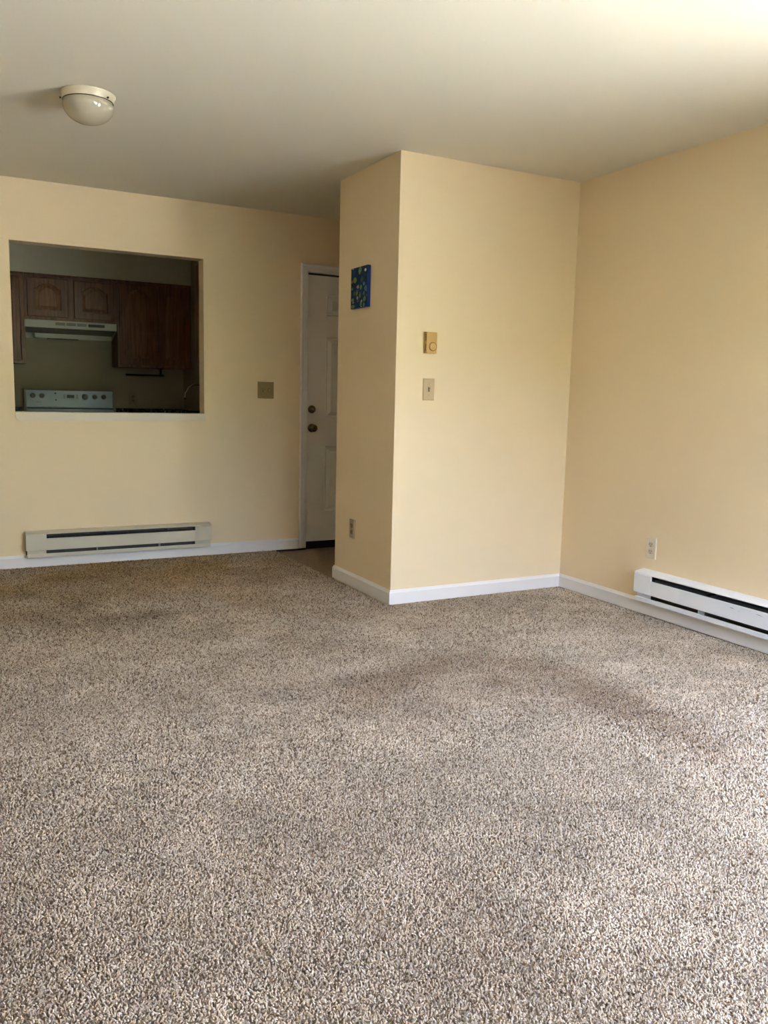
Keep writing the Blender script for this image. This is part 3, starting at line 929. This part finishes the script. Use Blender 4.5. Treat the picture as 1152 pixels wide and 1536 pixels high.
# pile: one point per tuft (jittered grid), each point carries its lean, size and yarn colour
rng = np.random.default_rng(11)
def tuft_grid(x0, x1, y0, y1, s):
    nx, ny = int((x1-x0)/s), int((y1-y0)/s)
    gx, gy = np.meshgrid(np.arange(nx), np.arange(ny))
    px = x0 + (gx + 0.5*(gy % 2) + 0.25 + rng.uniform(-0.33, 0.33, gx.shape))*s
    py = y0 + (gy + 0.5 + rng.uniform(-0.33, 0.33, gx.shape))*s
    return np.stack([px.ravel(), py.ravel(), np.full(px.size, s)], 1)
P = np.concatenate([
    tuft_grid(XL, XR, YR, 0.7, 0.018), tuft_grid(XL, -0.15, 0.7, 3.2, 0.017),
    tuft_grid(-0.15, 2.0, 0.7, 2.2, 0.0047), tuft_grid(2.0, XR, 0.7, 2.2, 0.0062),
    tuft_grid(-0.15, XR, 2.2, 3.2, 0.0056), tuft_grid(XL, -0.15, 3.2, YF, 0.016),
    tuft_grid(-0.15, XR, 3.2, YC, 0.0066), tuft_grid(-0.15, BX, YC, YF, 0.0076)])
m_ = 0.006
P = P[(P[:, 0] > XL+m_) & (P[:, 1] > YR+m_) & (P[:, 0] < XR-BT-0.003) & (P[:, 1] < YF-BT-0.003)]
P = P[(P[:, 1] < YC-BT-0.003) | (P[:, 0] < BX-0.003)]
N = len(P)
def vnoise(x, y, s, seed):
    g = np.random.default_rng(seed).uniform(-1, 1, (90, 90))
    u, v = (x+3)/s, (y+3)/s
    i, j = np.floor(u).astype(int) % 89, np.floor(v).astype(int) % 89
    fu, fv = u-np.floor(u), v-np.floor(v)
    fu, fv = fu*fu*(3-2*fu), fv*fv*(3-2*fv)
    return (g[i, j]*(1-fu)+g[i+1, j]*fu)*(1-fv) + (g[i, j+1]*(1-fu)+g[i+1, j+1]*fu)*fv
x, y = P[:, 0], P[:, 1]
xw = x + 0.05*vnoise(x, y, 0.13, 1); yw = y + 0.05*vnoise(x, y, 0.13, 2)
def seg_dist(pts):
    d = np.full(N, 9.0)
    for (ax, ay), (bx_, by_) in zip(pts, pts[1:]):
        vx, vy = bx_-ax, by_-ay
        tt = np.clip(((xw-ax)*vx+(yw-ay)*vy)/(vx*vx+vy*vy), 0, 1)
        d = np.minimum(d, np.hypot(xw-ax-tt*vx, yw-ay-tt*vy))
    return d
soil = np.zeros(N); dim_dirt = np.zeros(N)
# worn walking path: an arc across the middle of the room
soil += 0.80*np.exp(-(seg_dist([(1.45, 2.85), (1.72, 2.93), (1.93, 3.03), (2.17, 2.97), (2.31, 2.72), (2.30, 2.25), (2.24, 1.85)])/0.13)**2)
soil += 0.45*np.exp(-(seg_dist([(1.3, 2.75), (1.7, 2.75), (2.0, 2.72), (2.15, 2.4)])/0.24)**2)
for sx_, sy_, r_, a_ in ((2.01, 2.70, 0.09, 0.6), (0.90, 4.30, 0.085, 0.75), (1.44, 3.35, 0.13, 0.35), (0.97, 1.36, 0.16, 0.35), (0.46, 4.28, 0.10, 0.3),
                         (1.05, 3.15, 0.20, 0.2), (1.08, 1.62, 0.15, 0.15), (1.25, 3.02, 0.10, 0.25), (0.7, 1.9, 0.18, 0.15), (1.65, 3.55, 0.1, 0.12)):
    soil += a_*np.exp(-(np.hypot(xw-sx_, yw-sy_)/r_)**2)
dim_dirt += 0.72*np.clip((y-2.9)/2.4, 0, 1)*np.clip((2.9-x)/1.4, 0, 1)*(1+0.5*vnoise(x, y, 0.3, 12)) + 0.35*np.exp(-((x-2.0)**2+(y-5.1)**2)/0.45)   # far-end dimming painted into the yarn, plus traffic soiling near the entry
light_ = np.zeros(N)
for sx_, sy_, r_, a_ in ((0.296, 1.96, 0.06, 1.0), (0.46, 2.02, 0.06, 0.8), (0.42, 1.80, 0.06, 0.5), (1.70, 3.85, 0.12, 0.5), (1.95, 3.62, 0.12, 0.4), (1.85, 2.5, 0.15, 0.35), (2.6, 2.6, 0.25, 0.3), (1.6, 2.2, 0.2, 0.3), (0.55, 3.0, 0.2, 0.3)):
    light_ += a_*np.exp(-(np.hypot(xw-sx_, yw-sy_)/r_)**2)
light_ += 0.9*vnoise(x, y, 0.17, 5) + 0.8*vnoise(x, y, 0.085, 6) + 0.7*vnoise(x, y, 0.42, 9)
yarn = np.array([(0.58, 0.50, 0.40), (0.50, 0.42, 0.325), (0.39, 0.315, 0.235), (0.21, 0.15, 0.098), (0.65, 0.59, 0.50)])*0.87
k = rng.choice(5, N, p=(0.28, 0.25, 0.20, 0.15, 0.12))
col = yarn[k]*rng.uniform(0.86, 1.14, (N, 1))
col = col*(1 + 0.10*light_[:, None]) + 0.02*np.clip(light_, 0, 1)[:, None]
col = col*(1-np.clip(soil, 0, 1)[:, None]*np.array([0.31, 0.37, 0.41]))*(1-np.clip(dim_dirt, 0, 1)[:, None]*np.array([0.36, 0.49, 0.68]))
col = np.clip(col, 0.02, 0.9)
me = bpy.data.meshes.new('pile')
me.vertices.add(N)
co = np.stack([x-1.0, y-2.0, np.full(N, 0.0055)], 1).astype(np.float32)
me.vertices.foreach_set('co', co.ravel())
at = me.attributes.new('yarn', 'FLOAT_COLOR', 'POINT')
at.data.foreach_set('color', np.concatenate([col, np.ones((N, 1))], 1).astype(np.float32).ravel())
at = me.attributes.new('lean', 'FLOAT_VECTOR', 'POINT')
lean_dir = 1.2*vnoise(x, y, 0.35, 8)
az = rng.uniform(-PI, PI, N)
til = rng.uniform(0.25, 0.95, N)
at.data.foreach_set('vector', np.stack([til*np.cos(az), til*np.sin(az), rng.uniform(-PI, PI, N)], 1).astype(np.float32).ravel())
at = me.attributes.new('size', 'FLOAT_VECTOR', 'POINT')
wdt = P[:, 2]/0.0066*rng.uniform(0.85, 1.2, N)
at.data.foreach_set('vector', np.stack([wdt, wdt*rng.uniform(0.75, 1.1, N), np.clip(wdt, 0.85, 1.25)*rng.uniform(0.75, 1.15, N)], 1).astype(np.float32).ravel())
pile = bpy.data.objects.new('pile', me); C.objects.link(pile)
pile.parent = carpet
pile['kind'] = 'stuff'
pm = bpy.data.materials.new('carpet_yarn'); pm.use_nodes = True
pn, pl = pm.node_tree.nodes, pm.node_tree.links
pb = pn['Principled BSDF']
pb.inputs['Roughness'].default_value = 0.85
pb.inputs['Specular IOR Level'].default_value = 0.2
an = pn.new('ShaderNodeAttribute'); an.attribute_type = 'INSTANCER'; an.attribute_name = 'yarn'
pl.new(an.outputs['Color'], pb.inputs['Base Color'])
ng = bpy.data.node_groups.new('tufts', 'GeometryNodeTree')
ng.interface.new_socket('Geometry', in_out='INPUT', socket_type='NodeSocketGeometry')
ng.interface.new_socket('Geometry', in_out='OUTPUT', socket_type='NodeSocketGeometry')
gi, go = ng.nodes.new('NodeGroupInput'), ng.nodes.new('NodeGroupOutput')
cone = ng.nodes.new('GeometryNodeMeshCone')
cone.inputs['Vertices'].default_value = 5
cone.inputs['Side Segments'].default_value = 2
cone.inputs['Radius Top'].default_value = 0.0016
cone.inputs['Radius Bottom'].default_value = 0.0040
cone.inputs['Depth'].default_value = 0.0095
sm = ng.nodes.new('GeometryNodeSetMaterial'); sm.inputs['Material'].default_value = pm
iop = ng.nodes.new('GeometryNodeInstanceOnPoints')
def named(nm):
    a = ng.nodes.new('GeometryNodeInputNamedAttribute'); a.data_type = 'FLOAT_VECTOR'; a.inputs['Name'].default_value = nm
    return a.outputs['Attribute']
ng.links.new(cone.outputs['Mesh'], sm.inputs['Geometry'])
ng.links.new(sm.outputs['Geometry'], iop.inputs['Instance'])
ng.links.new(gi.outputs[0], iop.inputs['Points'])
ng.links.new(named('lean'), iop.inputs['Rotation'])
ng.links.new(named('size'), iop.inputs['Scale'])
ng.links.new(iop.outputs['Instances'], go.inputs[0])
md = pile.modifiers.new('tufts', 'NODES'); md.node_group = ng
